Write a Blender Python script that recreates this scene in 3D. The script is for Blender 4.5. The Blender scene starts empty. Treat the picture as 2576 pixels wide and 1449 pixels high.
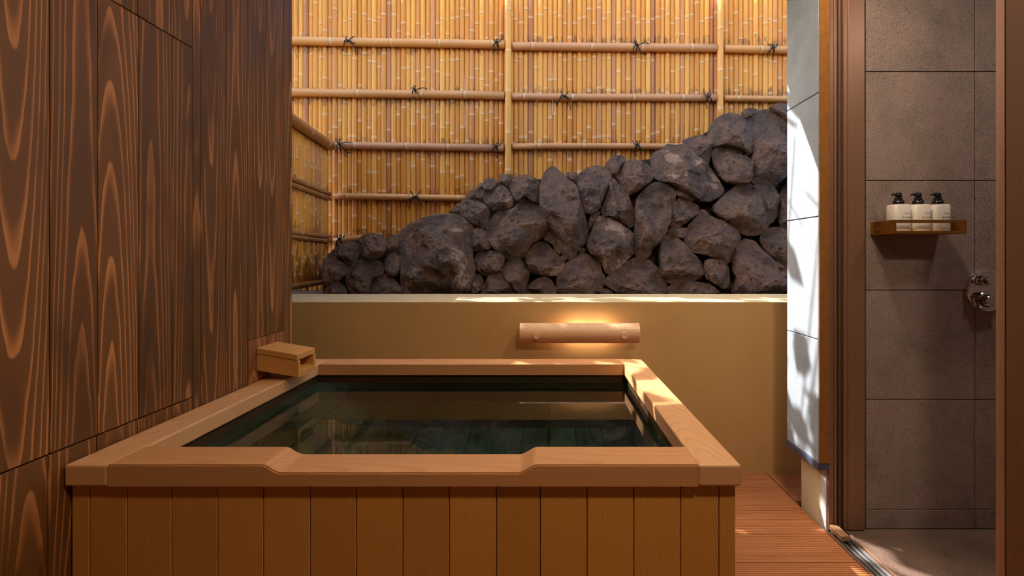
import bpy, bmesh, math, random
from mathutils import Vector, noise as mnoise

random.seed(7)
scene = bpy.context.scene
COL = scene.collection

# ------------------------------------------------------------------ camera
F = 1150.0            # focal length in pixels of the 2576 px wide frame
VX, VY = 1370.0, 645.0  # vanishing point of the room's depth direction
H = 1.0883            # camera height above the deck
cam_d = bpy.data.cameras.new('camera')
cam = bpy.data.objects.new('camera', cam_d)
COL.objects.link(cam)
cam.location = (0, 0, H)
cam.rotation_euler = (math.radians(90), 0, 0)
cam_d.sensor_width = 36.0
cam_d.lens = F / 2576.0 * 36.0
cam_d.shift_x = (1288.0 - VX) / 2576.0
cam_d.shift_y = (VY - 724.5) / 2576.0
cam_d.clip_start = 0.02
scene.camera = cam

# ------------------------------------------------------------------ world, sun, exposure
SUN_DIR = Vector((1.017, -0.54, -1.0)).normalized()
SUN_STRENGTH = 15.0
SKY_STRENGTH = 0.90
world = bpy.data.worlds.new('world')
scene.world = world
world.use_nodes = True
wn = world.node_tree
for n in list(wn.nodes):
    wn.nodes.remove(n)
wo = wn.nodes.new('ShaderNodeOutputWorld')
bg = wn.nodes.new('ShaderNodeBackground')
sky = wn.nodes.new('ShaderNodeTexSky')
sky.sky_type = 'NISHITA'
sky.sun_disc = False
sky.sun_elevation = math.radians(41)
sky.sun_rotation = math.atan2(-SUN_DIR.x, -SUN_DIR.y)
sky.air_density = 1.0
sky.dust_density = 3.0
sky.ozone_density = 1.0
tint = wn.nodes.new('ShaderNodeMix')
tint.data_type = 'RGBA'; tint.blend_type = 'MULTIPLY'
tint.inputs[0].default_value = 1.0
tint.inputs[7].default_value = (1.0, 0.94, 0.86, 1.0)   # hazy, warm-balanced sky
wn.links.new(sky.outputs[0], tint.inputs[6])
wn.links.new(tint.outputs[2], bg.inputs[0])
bg.inputs[1].default_value = SKY_STRENGTH
wn.links.new(bg.outputs[0], wo.inputs[0])

sun_d = bpy.data.lights.new('sun', 'SUN')
sun_d.energy = SUN_STRENGTH
sun_d.angle = math.radians(0.3)
sun_d.color = (1.0, 0.97, 0.93)
sun = bpy.data.objects.new('sun', sun_d)
COL.objects.link(sun)
sun.rotation_euler = SUN_DIR.to_track_quat('-Z', 'Y').to_euler()
sun.location = (-4, 4, 6)

scene.view_settings.view_transform = 'Standard'
scene.view_settings.look = 'None'
scene.view_settings.exposure = 0.0
scene.view_settings.gamma = 1.0
scene.view_settings.use_curve_mapping = False
scene.cycles.use_denoising = True
scene.cycles.max_bounces = 8
scene.cycles.use_adaptive_sampling = True
scene.cycles.adaptive_threshold = 0.1
scene.cycles.adaptive_min_samples = 12
scene.cycles.diffuse_bounces = 4
scene.cycles.glossy_bounces = 4
scene.cycles.transmission_bounces = 6
scene.cycles.sample_clamp_indirect = 4.0

FILL_LIGHTS = [  # added unseen fill lamps: x, y, z, watts
    (-0.15, 1.05, 2.5, 2), (0.85, 1.40, 2.5, 14), (-0.5, 0.2, 2.5, 1.0), (0.55, 0.1, 2.5, 23)]
SHOWER_FILL = (1.85, 1.0, 2.4, 5.0)  # unseen fill lamp added to brighten the shower room
WARM = (1.0, 0.84, 0.62)

# ------------------------------------------------------------------ helpers
def C(r, g, b):
    def f(c):
        c /= 255.0
        return c / 12.92 if c <= 0.04045 else ((c + 0.055) / 1.055) ** 2.4
    return (f(r), f(g), f(b), 1.0)

def px(x, y, Y):
    return Vector(((x - VX) * Y / F, Y, H - (y - VY) * Y / F))

WL = {}   # world location of parents
def link(o, parent=None, loc=(0, 0, 0)):
    COL.objects.link(o)
    loc = Vector(loc)
    WL[o.name] = loc
    if parent is not None:
        o.parent = parent
        o.location = loc - WL[parent.name]
    else:
        o.location = loc
    return o

def tag(o, label=None, cat=None, group=None, kind=None):
    if label: o['label'] = label
    if cat: o['category'] = cat
    if group: o['group'] = group
    if kind: o['kind'] = kind
    return o

def empty(name, loc, label=None, cat=None, group=None, kind=None):
    o = bpy.data.objects.new(name, None)
    o.empty_display_size = 0.1
    link(o, None, loc)
    return tag(o, label, cat, group, kind)

def finish(bm, name, mat, smooth=False):
    bmesh.ops.recalc_face_normals(bm, faces=bm.faces[:])
    me = bpy.data.meshes.new(name)
    bm.to_mesh(me); bm.free()
    if mat: me.materials.append(mat)
    if smooth:
        me.polygons.foreach_set('use_smooth', [True] * len(me.polygons))
    return me

def obj(name, me, parent=None, loc=(0, 0, 0)):
    return link(bpy.data.objects.new(name, me), parent, loc)

def add_box(bm, x0, x1, y0, y1, z0, z1):
    v = [bm.verts.new(p) for p in ((x0,y0,z0),(x1,y0,z0),(x1,y1,z0),(x0,y1,z0),(x0,y0,z1),(x1,y0,z1),(x1,y1,z1),(x0,y1,z1))]
    for f in ((0,3,2,1),(4,5,6,7),(0,1,5,4),(1,2,6,5),(2,3,7,6),(3,0,4,7)):
        bm.faces.new([v[i] for i in f])
    return v

BOXC = {}
def box(name, x0, x1, y0, y1, z0, z1, mat, parent=None, bev=0.0, seg=1):
    dx, dy, dz = x1 - x0, y1 - y0, z1 - z0
    key = (round(dx, 4), round(dy, 4), round(dz, 4), mat.name, bev, seg)
    me = BOXC.get(key)
    if me is None:
        bm = bmesh.new()
        add_box(bm, -dx/2, dx/2, -dy/2, dy/2, -dz/2, dz/2)
        if bev > 0:
            bmesh.ops.bevel(bm, geom=bm.edges[:], offset=bev, segments=seg, affect='EDGES', profile=0.5)
        me = finish(bm, name, mat)
        BOXC[key] = me
    return obj(name, me, parent, ((x0+x1)/2, (y0+y1)/2, (z0+z1)/2))

def prism(name, prof, a0, a1, axis, mat, parent=None, bev=0.0, loc=(0,0,0)):
    """profile points (u, v) swept along axis 'x' (u=y, v=z), 'y' (u=x, v=z) or 'z' (u=x, v=y)"""
    bm = bmesh.new()
    def P(u, v, a):
        return {'x': (a, u, v), 'y': (u, a, v), 'z': (u, v, a)}[axis]
    A = [bm.verts.new(P(u, v, a0)) for u, v in prof]
    B = [bm.verts.new(P(u, v, a1)) for u, v in prof]
    n = len(prof)
    bm.faces.new(A); bm.faces.new(B[::-1])
    for i in range(n):
        bm.faces.new((A[i], A[(i+1) % n], B[(i+1) % n], B[i]))
    bmesh.ops.recalc_face_normals(bm, faces=bm.faces[:])
    if bev > 0:
        es = [e for e in bm.edges if len(e.link_faces) == 2 and e.calc_face_angle() > math.radians(35)]
        bmesh.ops.bevel(bm, geom=es, offset=bev, segments=2, affect='EDGES', profile=0.5)
    # centre the mesh on its own origin
    xs = [v.co for v in bm.verts]
    c = Vector((sum((min(v[i] for v in xs), max(v[i] for v in xs))) / 2 for i in range(3)))
    for v in bm.verts: v.co -= c
    me = finish(bm, name, mat)
    return obj(name, me, parent, Vector(loc) + c)

def tube(bm, pts, r, sides=6, taper=None):
    pts = [Vector(p) for p in pts]
    rings = []
    for i, p in enumerate(pts):
        d = (pts[min(i+1, len(pts)-1)] - pts[max(i-1, 0)]).normalized()
        up = Vector((0, 1, 0)) if abs(d.y) < 0.9 else Vector((1, 0, 0))
        a = d.cross(up).normalized(); b = d.cross(a)
        rr = r if taper is None else r * taper[i]
        rings.append([bm.verts.new(p + (a * math.cos(2*math.pi*k/sides) + b * math.sin(2*math.pi*k/sides)) * rr) for k in range(sides)])
    for i in range(len(rings) - 1):
        for k in range(sides):
            bm.faces.new((rings[i][k], rings[i][(k+1) % sides], rings[i+1][(k+1) % sides], rings[i+1][k]))
    bm.faces.new(rings[0]); bm.faces.new(rings[-1][::-1])

def smooth_path(pts, n=4):
    pts = [Vector(p) for p in pts]
    out = []
    for i in range(len(pts) - 1):
        p0, p1, p2, p3 = pts[max(i-1, 0)], pts[i], pts[i+1], pts[min(i+2, len(pts)-1)]
        for k in range(n):
            t = k / n
            out.append(0.5 * ((2*p1) + (p2-p0)*t + (2*p0-5*p1+4*p2-p3)*t*t + (3*p1-p0-3*p2+p3)*t**3))
    out.append(pts[-1])
    return out

def lathe(bm, prof, sides=32, center=(0, 0, 0), axis='z'):
    """prof: list of (radius, height)"""
    c = Vector(center)
    rings = []
    for r, h in prof:
        ring = []
        for k in range(sides):
            a = 2*math.pi*k/sides
            if axis == 'z': p = Vector((r*math.cos(a), r*math.sin(a), h))
            elif axis == 'y': p = Vector((r*math.cos(a), h, r*math.sin(a)))
            else: p = Vector((h, r*math.cos(a), r*math.sin(a)))
            ring.append(bm.verts.new(c + p))
        rings.append(ring)
    for i in range(len(rings)-1):
        for k in range(sides):
            bm.faces.new((rings[i][k], rings[i][(k+1) % sides], rings[i+1][(k+1) % sides], rings[i+1][k]))
    bm.faces.new(rings[0]); bm.faces.new(rings[-1][::-1])

# ------------------------------------------------------------------ materials
class NT:
    def __init__(self, name):
        self.m = bpy.data.materials.new(name)
        self.m.use_nodes = True
        self.t = self.m.node_tree
        for n in list(self.t.nodes): self.t.nodes.remove(n)
        self.out = self.t.nodes.new('ShaderNodeOutputMaterial')
        self.b = self.t.nodes.new('ShaderNodeBsdfPrincipled')
        self.t.links.new(self.b.outputs[0], self.out.inputs[0])
    def n(self, typ, **kw):
        nd = self.t.nodes.new(typ)
        for k, v in kw.items(): setattr(nd, k, v)
        return nd
    def L(self, a, b): self.t.links.new(a, b)
    def setin(self, sock, v):
        if hasattr(v, 'is_linked') or isinstance(v, bpy.types.NodeSocket): self.L(v, sock)
        else: sock.default_value = v
    def math(self, op, a, b=None, c=None, clamp=False):
        nd = self.n('ShaderNodeMath', operation=op); nd.use_clamp = clamp
        self.setin(nd.inputs[0], a)
        if b is not None: self.setin(nd.inputs[1], b)
        if c is not None: self.setin(nd.inputs[2], c)
        return nd.outputs[0]
    def comb(self, x, y, z):
        nd = self.n('ShaderNodeCombineXYZ')
        for s, v in zip(nd.inputs, (x, y, z)): self.setin(s, v)
        return nd.outputs[0]
    def obj_xyz(self):
        tc = self.n('ShaderNodeTexCoord'); s = self.n('ShaderNodeSeparateXYZ')
        self.L(tc.outputs['Object'], s.inputs[0])
        return tc.outputs['Object'], s.outputs
    def rand(self):
        return self.n('ShaderNodeObjectInfo').outputs['Random']
    def noise(self, vec, scale=1.0, detail=2.0, rough=0.5, dist=0.0):
        nd = self.n('ShaderNodeTexNoise')
        nd.inputs['Scale'].default_value = scale; nd.inputs['Detail'].default_value = detail
        nd.inputs['Roughness'].default_value = rough; nd.inputs['Distortion'].default_value = dist
        if vec is not None: self.L(vec, nd.inputs['Vector'])
        return nd.outputs['Fac']
    def ramp(self, fac, stops, interp='LINEAR'):
        nd = self.n('ShaderNodeValToRGB'); cr = nd.color_ramp; cr.interpolation = interp
        while len(cr.elements) < len(stops): cr.elements.new(0.5)
        for e, (p, c) in zip(cr.elements, stops):
            e.position = p; e.color = c if len(c) == 4 else (*c, 1)
        self.setin(nd.inputs[0], fac)
        return nd.outputs[0]
    def mix(self, fac, a, b, mode='MIX'):
        nd = self.n('ShaderNodeMix', data_type='RGBA', blend_type=mode)
        self.setin(nd.inputs[0], fac); self.setin(nd.inputs[6], a); self.setin(nd.inputs[7], b)
        return nd.outputs[2]
    def smooth(self, v, a, b):
        nd = self.n('ShaderNodeMapRange', interpolation_type='SMOOTHSTEP')
        self.setin(nd.inputs[0], v); nd.inputs[1].default_value = a; nd.inputs[2].default_value = b
        return nd.outputs[0]
    def bump(self, h, strength=0.3, dist=0.01):
        nd = self.n('ShaderNodeBump'); nd.inputs['Strength'].default_value = strength
        nd.inputs['Distance'].default_value = dist
        self.L(h, nd.inputs['Height']); self.L(nd.outputs[0], self.b.inputs['Normal'])
    def done(self, color=None, rough=0.5, metal=0.0, spec=0.5):
        if color is not None: self.setin(self.b.inputs['Base Color'], color)
        self.setin(self.b.inputs['Roughness'], rough)
        self.b.inputs['Metallic'].default_value = metal
        self.b.inputs['Specular IOR Level'].default_value = spec
        return self.m

def g(v): return (v, v, v, 1)

def plain(name, col, rough=0.5, metal=0.0, spec=0.5):
    return NT(name).done(col, rough, metal, spec)

def wood(name, along, base, line, ringf=120.0, amp=0.10, depth=0.05, line_lo=0.45, tone=0.25,
         rough=0.55, fibre=0.10, off=0.10, wob=0.006, freq=0.9, slope=0.05, rwid=0.006, dark=None, spec=0.3):
    """solid wood: growth rings around a wandering pith running along one local axis"""
    t = NT(name)
    _, s = t.obj_xyz()
    ai = 'xyz'.index(along)
    bi, ci = {0: (1, 2), 1: (0, 2), 2: (1, 0) }[ai]
    a, b, c = s[ai], s[bi], s[ci]
    rnd = t.rand()
    r2 = t.math('FRACT', t.math('MULTIPLY', rnd, 17.31))
    r3 = t.math('FRACT', t.math('MULTIPLY', rnd, 53.77))
    bo = t.math('ADD', b, t.math('MULTIPLY', t.math('SUBTRACT', r2, 0.5), off))
    n1 = t.noise(t.comb(t.math('MULTIPLY', a, freq), t.math('MULTIPLY', rnd, 41.0), 0.3), 1.0, 1.0, 0.45)
    n2 = t.noise(t.comb(t.math('MULTIPLY', a, 2.4), t.math('MULTIPLY', b, 11.0), t.math('MULTIPLY', rnd, 23.0)), 1.0, 3.0, 0.6)
    sgn = t.math('SIGN', t.math('SUBTRACT', t.math('FRACT', t.math('MULTIPLY', rnd, 91.7)), 0.4))
    tilt = t.math('MULTIPLY', t.math('MULTIPLY', a, sgn), t.math('MULTIPLY', t.math('ADD', t.math('MULTIPLY', r3, 1.3), 0.35), slope))
    co = t.math('ADD', t.math('ADD', t.math('ADD', c, depth), tilt), t.math('MULTIPLY', t.math('SUBTRACT', n1, 0.5), amp * 2))
    r = t.math('SQRT', t.math('ADD', t.math('MULTIPLY', bo, bo), t.math('MULTIPLY', co, co)))
    r = t.math('ADD', r, t.math('MULTIPLY', n2, wob))
    rw = t.noise(t.comb(t.math('MULTIPLY', r, 55.0), t.math('MULTIPLY', rnd, 77.0), 0.0), 1.0, 1.0, 0.5)
    r = t.math('ADD', r, t.math('MULTIPLY', rw, rwid))
    fr = t.math('FRACT', t.math('MULTIPLY', r, ringf))
    rise = t.smooth(fr, line_lo, 0.93)
    fall = t.math('SUBTRACT', 1.0, t.smooth(fr, 0.95, 1.0))
    lf = t.math('MULTIPLY', t.math('MULTIPLY', rise, rise), fall)
    fib = t.noise(t.comb(t.math('MULTIPLY', a, 6.0), t.math('MULTIPLY', b, 260.0), t.math('MULTIPLY', c, 260.0)), 1.0, 2.0, 0.6)
    blot = t.noise(t.comb(t.math('MULTIPLY', a, 2.2), t.math('MULTIPLY', b, 9.0), t.math('MULTIPLY', rnd, 11.0)), 1.0, 3.0, 0.6)
    col = t.mix(lf, base, line)
    if dark is not None:
        col = t.mix(t.smooth(blot, 0.42, 0.72), col, dark)
    v = t.math('ADD', 1.0 - tone / 2 - fibre / 2, t.math('ADD', t.math('MULTIPLY', r3, tone), t.math('MULTIPLY', fib, fibre)))
    v = t.math('MULTIPLY', v, t.math('ADD', 0.88, t.math('MULTIPLY', blot, 0.24)))
    col = t.mix(1.0, col, t.comb(v, v, v), 'MULTIPLY')
    return t.done(col, rough, 0.0, spec)

M = {}
M['cedar'] = wood('dark_stained_cedar', 'z', C(106, 67, 31), C(178, 115, 64), ringf=150, amp=0.007, depth=0.052, line_lo=0.5,
                  tone=0.42, rough=0.5, fibre=0.34, dark=C(84, 52, 25), freq=1.6, off=0.05, wob=0.006, slope=0.022, rwid=0.010)
M['cedar_light'] = wood('natural_cedar', 'z', C(128, 78, 44), C(175, 112, 68), ringf=110, amp=0.07, depth=0.115, line_lo=0.5, tone=0.2, fibre=0.2)
M['hinoki_z'] = wood('hinoki_upright', 'z', C(196, 136, 64), C(184, 122, 54), ringf=170, amp=0.07, depth=0.10, tone=0.16, line_lo=0.35, rough=0.45, fibre=0.10, freq=0.8)
M['hinoki_x'] = wood('hinoki_crosswise', 'x', C(200, 142, 92), C(191, 131, 81), ringf=170, amp=0.07, depth=0.10, tone=0.16, line_lo=0.35, rough=0.45, fibre=0.10, freq=0.8)
M['hinoki_y'] = wood('hinoki_lengthwise', 'y', C(204, 152, 104), C(195, 141, 92), ringf=170, amp=0.07, depth=0.10, tone=0.16, line_lo=0.35, rough=0.45, fibre=0.10, freq=0.8)
M['spout'] = wood('spout_wood', 'x', C(205, 145, 78), C(194, 130, 66), ringf=170, amp=0.07, depth=0.10, tone=0.16, line_lo=0.35, rough=0.45, fibre=0.10, freq=0.8)
M['lampwood'] = wood('lamp_cover_wood', 'x', C(228, 184, 142), C(208, 158, 116), ringf=170, amp=0.07, depth=0.10, tone=0.16, line_lo=0.35, rough=0.45, fibre=0.10, freq=2.0)
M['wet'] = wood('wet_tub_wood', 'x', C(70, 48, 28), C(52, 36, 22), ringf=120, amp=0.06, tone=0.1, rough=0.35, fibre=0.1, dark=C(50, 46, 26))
M['tubfloor'] = wood('algae_green_tub_floor', 'y', C(70, 90, 78), C(50, 68, 60), ringf=120, amp=0.06, tone=0.2, rough=0.5, fibre=0.1, dark=C(44, 66, 60))  # blue-green light of the water put into the board colour

def deck_mat():
    t = NT('terracotta_composite_decking')
    _, s = t.obj_xyz()
    n1 = t.noise(t.comb(t.math('MULTIPLY', s[0], 3.0), t.math('MULTIPLY', s[1], 160.0), t.rand()), 1.0, 3.0, 0.6)
    col = t.ramp(n1, [(0.3, C(158, 100, 60)), (0.7, C(186, 122, 78))])
    return t.done(col, 0.65, 0, 0.2)
M['deck'] = deck_mat()

def plaster(name, c1, c2, scale=6.0, rough=0.85, bump=0.12, bscale=220):
    t = NT(name)
    v, s = t.obj_xyz()
    n1 = t.noise(v, scale, 4.0, 0.6)
    col = t.ramp(n1, [(0.3, c1), (0.7, c2)])
    t.bump(t.noise(v, bscale, 2.0, 0.6), bump, 0.002)
    return t.done(col, rough, 0, 0.2)
M['ochre'] = plaster('ochre_plaster', C(188, 147, 94), C(197, 156, 101), 3.0)
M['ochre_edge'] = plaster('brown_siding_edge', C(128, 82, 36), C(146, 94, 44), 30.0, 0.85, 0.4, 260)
M['coping'] = plaster('pale_coping_mortar', C(176, 156, 118), C(188, 168, 130), 8.0)
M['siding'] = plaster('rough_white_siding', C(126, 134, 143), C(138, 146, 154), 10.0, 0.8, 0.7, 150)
M['beige'] = plaster('beige_foundation_render', C(180, 164, 134), C(190, 174, 144), 8.0)
M['ceil'] = plaster('ceiling_board', C(150, 112, 74), C(160, 120, 80), 3.0)
M['soil'] = plaster('dark_earth', C(34, 27, 22), C(62, 48, 38), 14.0, 0.95, 0.8, 60)
M['garden'] = plaster('garden_ground', C(60, 66, 40), C(96, 90, 60), 3.0)
M['jointed'] = plain('dark_joint', C(36, 24, 16), 0.9)
M['grout'] = plain('tile_grout', C(92, 80, 72), 0.9)
M['flashing'] = plain('grey_blue_flashing', C(72, 76, 96), 0.45, 0.3)
M['bronze'] = plain('bronze_aluminium', C(140, 102, 80), 0.42, 0.35)
M['bronze_dark'] = plain('bronze_shadow_gap', C(34, 24, 18), 0.6, 0.2)
M['track'] = plain('brushed_track_metal', C(150, 148, 146), 0.35, 0.8)
M['steel_edge'] = plain('pale_aluminium_edge', C(200, 206, 214), 0.4, 0.3)
M['brass'] = plain('brushed_brass', C(186, 134, 62), 0.32, 0.9)
M['chrome'] = plain('polished_chrome', C(225, 225, 228), 0.06, 1.0)
M['chrome_dark'] = plain('dark_joint_metal', C(60, 58, 58), 0.3, 0.8)
M['bottle'] = plain('satin_white_plastic', C(226, 214, 202), 0.3)
M['pump'] = plain('glossy_black_plastic', C(18, 16, 15), 0.22)
M['ink'] = plain('black_print', C(24, 22, 24), 0.6)
M['rope'] = plain('black_palm_rope', C(24, 22, 20), 0.85)
M['pocket'] = wood('brown_panel_wood', 'z', C(88, 56, 28), C(76, 46, 22), ringf=170, amp=0.05, depth=0.1, tone=0.0)
M['block'] = wood('pale_block_wood', 'y', C(150, 112, 84), C(120, 86, 62), ringf=150, amp=0.04, tone=0.0)
M['leaf'] = plain('green_leaf', C(84, 116, 50), 0.5)
M['bark'] = plain('tree_bark', C(80, 64, 50), 0.9)
M['lampmetal'] = plain('lamp_white_metal', C(225, 220, 210), 0.5)

def glow_mat(name, col, strength):
    t = NT(name)
    t.b.inputs['Emission Color'].default_value = (*col, 1)
    t.b.inputs['Emission Strength'].default_value = strength
    t.m.cycles.emission_sampling = 'NONE'
    return t.done((*col, 1), 0.5)
M['bulb'] = glow_mat('lit_lamp_glass', WARM, 6.0)

def stone_tile(name, c1, c2, c3):
    t = NT(name)
    v, s = t.obj_xyz()
    r = t.rand()
    vo = t.n('ShaderNodeVectorMath', operation='ADD')
    t.L(v, vo.inputs[0]); t.L(t.comb(t.math('MULTIPLY', r, 9.0), t.math('MULTIPLY', r, 5.0), t.math('MULTIPLY', r, 7.0)), vo.inputs[1])
    p = vo.outputs[0]
    n1 = t.noise(p, 7.0, 4.0, 0.65, 0.6)
    n2 = t.noise(p, 190.0, 3.0, 0.7)
    n3 = t.noise(p, 330.0, 2.0, 0.7)
    col = t.ramp(n1, [(0.3, c1), (0.6, c2), (0.8, c3)])
    spk = t.smooth(n2, 0.50, 0.66)
    col = t.mix(t.math('MULTIPLY', spk, 0.72), col, C(58, 44, 40))
    col = t.mix(t.math('MULTIPLY', t.smooth(n3, 0.55, 0.7), 0.45), col, C(186, 160, 146))
    vein = t.math('ABSOLUTE', t.math('SUBTRACT', t.noise(p, 2.6, 5.0, 0.65, 0.6), 0.5))
    col = t.mix(t.math('MULTIPLY', t.math('SUBTRACT', 1.0, t.smooth(vein, 0.0, 0.008)), 0.22), col, C(64, 48, 44))
    t.bump(n2, 0.15, 0.001)
    return t.done(col, 0.6, 0, 0.3)
M['tile_floor'] = stone_tile('dark_granite_floor', C(92, 74, 64), C(112, 88, 76), C(100, 76, 66))
M['tile'] = stone_tile('pink_grey_granite_tile', C(128, 112, 102), C(150, 127, 118), C(146, 115, 106))

def bamboo_mat(name, zr, stain=True, grey=0.0, along='z', greycol=C(192, 146, 112)):
    t = NT(name)
    v, s = t.obj_xyz()
    a = s['xyz'.index(along)]
    rnd = t.rand()
    r2 = t.math('FRACT', t.math('MULTIPLY', rnd, 37.7))
    col = t.ramp(rnd, [(0.0, C(208, 132, 42)), (0.35, C(222, 149, 54)), (0.6, C(234, 165, 68)), (0.8, C(216, 140, 52)), (0.93, C(202, 132, 74)), (1.0, C(178, 112, 62))])
    others = [s[i] for i in range(3) if i != 'xyz'.index(along)]
    streak = t.noise(t.comb(t.math('MULTIPLY', others[0], 60.0), t.math('MULTIPLY', others[1], 60.0), t.math('ADD', t.math('MULTIPLY', a, 2.2), t.math('MULTIPLY', rnd, 60.0))), 1.0, 3.0, 0.6)
    col = t.mix(t.math('MULTIPLY', t.smooth(streak, 0.5, 0.75), 0.55), col, C(186, 138, 108))
    col = t.mix(t.math('MULTIPLY', t.smooth(streak, 0.62, 0.8), 0.45), col, C(120, 78, 50))
    if grey:
        col = t.mix(grey, col, greycol)
    if stain:
        st = None
        for z in zr:
            d = t.math('ABSOLUTE', t.math('SUBTRACT', a, z))
            f = t.math('SUBTRACT', 1.0, t.smooth(d, 0.025, 0.17))
            st = f if st is None else t.math('MAXIMUM', st, f)
        sn = t.noise(t.comb(t.math('MULTIPLY', others[0], 30.0), t.math('MULTIPLY', rnd, 91.0), t.math('MULTIPLY', a, 9.0)), 1.0, 4.0, 0.7)
        sf = t.smooth(t.math('ADD', sn, t.math('MULTIPLY', t.math('SUBTRACT', st, 1.0), 0.32)), 0.42, 0.6)
        col = t.mix(t.math('MULTIPLY', sf, 0.62), col, C(78, 46, 28))
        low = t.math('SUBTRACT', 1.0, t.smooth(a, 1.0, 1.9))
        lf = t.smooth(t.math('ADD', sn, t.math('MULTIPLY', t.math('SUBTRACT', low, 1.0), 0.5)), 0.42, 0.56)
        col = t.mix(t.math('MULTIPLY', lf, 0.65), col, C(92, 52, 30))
    at = t.n('ShaderNodeAttribute', attribute_name='node')
    col = t.mix(t.math('MULTIPLY', at.outputs['Fac'], 0.65), col, C(120, 76, 48))
    at2 = t.n('ShaderNodeAttribute', attribute_name='bloom')
    col = t.mix(t.math('MULTIPLY', at2.outputs['Fac'], 0.5), col, C(232, 200, 150))
    return t.done(col, 0.38, 0, 0.4)

def rock_mat(name, lichen):
    t = NT(name)
    v, s = t.obj_xyz()
    r = t.rand()
    vo = t.n('ShaderNodeVectorMath', operation='ADD')
    t.L(v, vo.inputs[0]); t.L(t.comb(t.math('MULTIPLY', r, 19.0), t.math('MULTIPLY', r, 35.0), t.math('MULTIPLY', r, 27.0)), vo.inputs[1])
    p = vo.outputs[0]
    n1 = t.noise(p, 6.0, 4.0, 0.65, 0.4)
    n2 = t.noise(p, 34.0, 4.0, 0.72)
    col = t.ramp(n1, [(0.25, C(46, 28, 15)), (0.42, C(74, 48, 29)), (0.58, C(102, 70, 45)), (0.75, C(70, 48, 34))])
    col = t.mix(t.math('MULTIPLY', t.smooth(n2, 0.46, 0.68), 0.72), col, C(26, 17, 12))
    ln = t.math('ADD', n1, t.math('MULTIPLY', t.math('SUBTRACT', n2, 0.5), 0.3))
    col = t.mix(t.math('MULTIPLY', t.smooth(ln, lichen, lichen + 0.05), 0.6), col, C(170, 142, 122))
    t.bump(n2, 1.0, 0.03)
    return t.done(col, 0.42, 0, 0.5)
M['rock'] = rock_mat('dark_volcanic_rock', 0.72)
M['rock_lichen'] = rock_mat('lichened_volcanic_rock', 0.555)

def water_mat():
    t = NT('clear_bath_water')
    v, s = t.obj_xyz()
    t.b.inputs['Transmission Weight'].default_value = 1.0
    t.b.inputs['IOR'].default_value = 1.333
    t.bump(t.noise(v, 5.0, 2.0, 0.5), 0.02, 0.01)
    return t.done(C(215, 236, 222), 0.0, 0, 0.5)
M['water'] = water_mat()

# ================================================================== large structure
XWALL = -1.033         # face of the cedar wall
YW = 2.2965            # face of the ochre wall
ZC = 0.8586            # top of the ochre wall
YF = 3.9               # bamboo fence
YEAVE, ZEAVE = 2.38, 2.5

ground = box('ground', -9, 9, -6, 12, -0.6, -0.42, M['garden'])
tag(ground, 'bare garden ground around the bath house', 'ground', kind='structure')

# ochre wall behind the tub with its pale top
wall_back = box('wall_back', -2.3, 2.6, YW, 2.80, -0.4, ZC - 0.003, M['ochre'])
tag(wall_back, 'smooth ochre plaster wall behind the bathtub', 'wall', kind='structure')
trim = box('trim_1', -2.3, 2.6, YW, 2.80, ZC - 0.003, ZC, M['coping'])
tag(trim, 'pale flat coping along the top of the ochre wall', 'coping', kind='structure')
bed = box('ground', -2.6, 2.6, 2.80, 4.6, -0.42, 0.80, M['soil'])
tag(bed, 'dark earth bed behind the pale coping', 'ground', kind='structure')

# ceiling / eave above the tub
ceiling = box('ceiling', -2.7, 2.7, -1.9, YEAVE, ZEAVE, ZEAVE + 0.12, M['ceil'])
tag(ceiling, 'plain ceiling and eave above the bathtub', 'ceiling', kind='structure')
wall_front = box('wall_front', -1.12, 2.6, -1.9, -1.8, -0.1, ZEAVE, M['beige'])
tag(wall_front, 'beige room wall behind the viewer', 'wall', kind='structure')

# ---- left cedar wall
def yw(x): return -XWALL * F / (VX - x)
wall_left = box('wall_left', -1.14, -1.051, -1.8, 1.869, -0.3, ZEAVE, M['jointed'])
tag(wall_left, 'dark stained cedar board wall left of the bathtub', 'wall', kind='structure')
wr = box('wall_left', -1.70, -1.141, 1.74, 1.868, -0.3, ZEAVE, M['pocket'])  # unseen wall added to keep light off the ochre wall's left end
box('side_return', -1.70, -1.60, 1.869, 2.295, -0.3, 2.04, M['pocket'], wr)
box('side_return', -1.72, -1.668, 2.2955, 2.40, 0.8595, 2.04, M['pocket'], wr)
tag(wr, 'outer return of the cedar wall, hidden on the left', 'wall', kind='structure')
GAP = 0.0011
DZ0, DZ1 = 0.6755, 1.6965       # shutter panel bottom and top
def cedar(y0, y1, z0, z1, parent, name='board', face=XWALL, mat='cedar'):
    return box(name, -1.051, face, y0 + GAP, y1 - GAP, z0, z1, M[mat], parent, bev=0.0012)
joints_r = [yw(x) for x in (485, 505.6, 568.5, 624, 670.6, 714)] + [1.871]
for i in range(len(joints_r) - 1):
    a, b = joints_r[i], joints_r[i+1]
    if i in (3, 4):
        cedar(a, b, -0.25, 0.60, wall_left)
        cedar(a, b, 0.795, ZEAVE, wall_left)
        o = cedar(a, b, 0.602, 0.7935, wall_left, 'mounting_board', XWALL + 0.002, 'cedar_light')
        o['label'] = 'lighter natural cedar board around the spout'
    else:
        cedar(a, b, -0.25, ZEAVE, wall_left)
joints_d = [yw(x) for x in (485, 431, 346, 243, 122)]
while joints_d[-1] > -0.2:
    joints_d.append(joints_d[-1] - 0.104)
door2 = empty('door_2', (XWALL, joints_d[0], DZ0), 'flush shutter panel of cedar boards in the left wall', 'shutter', kind='structure')
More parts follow.
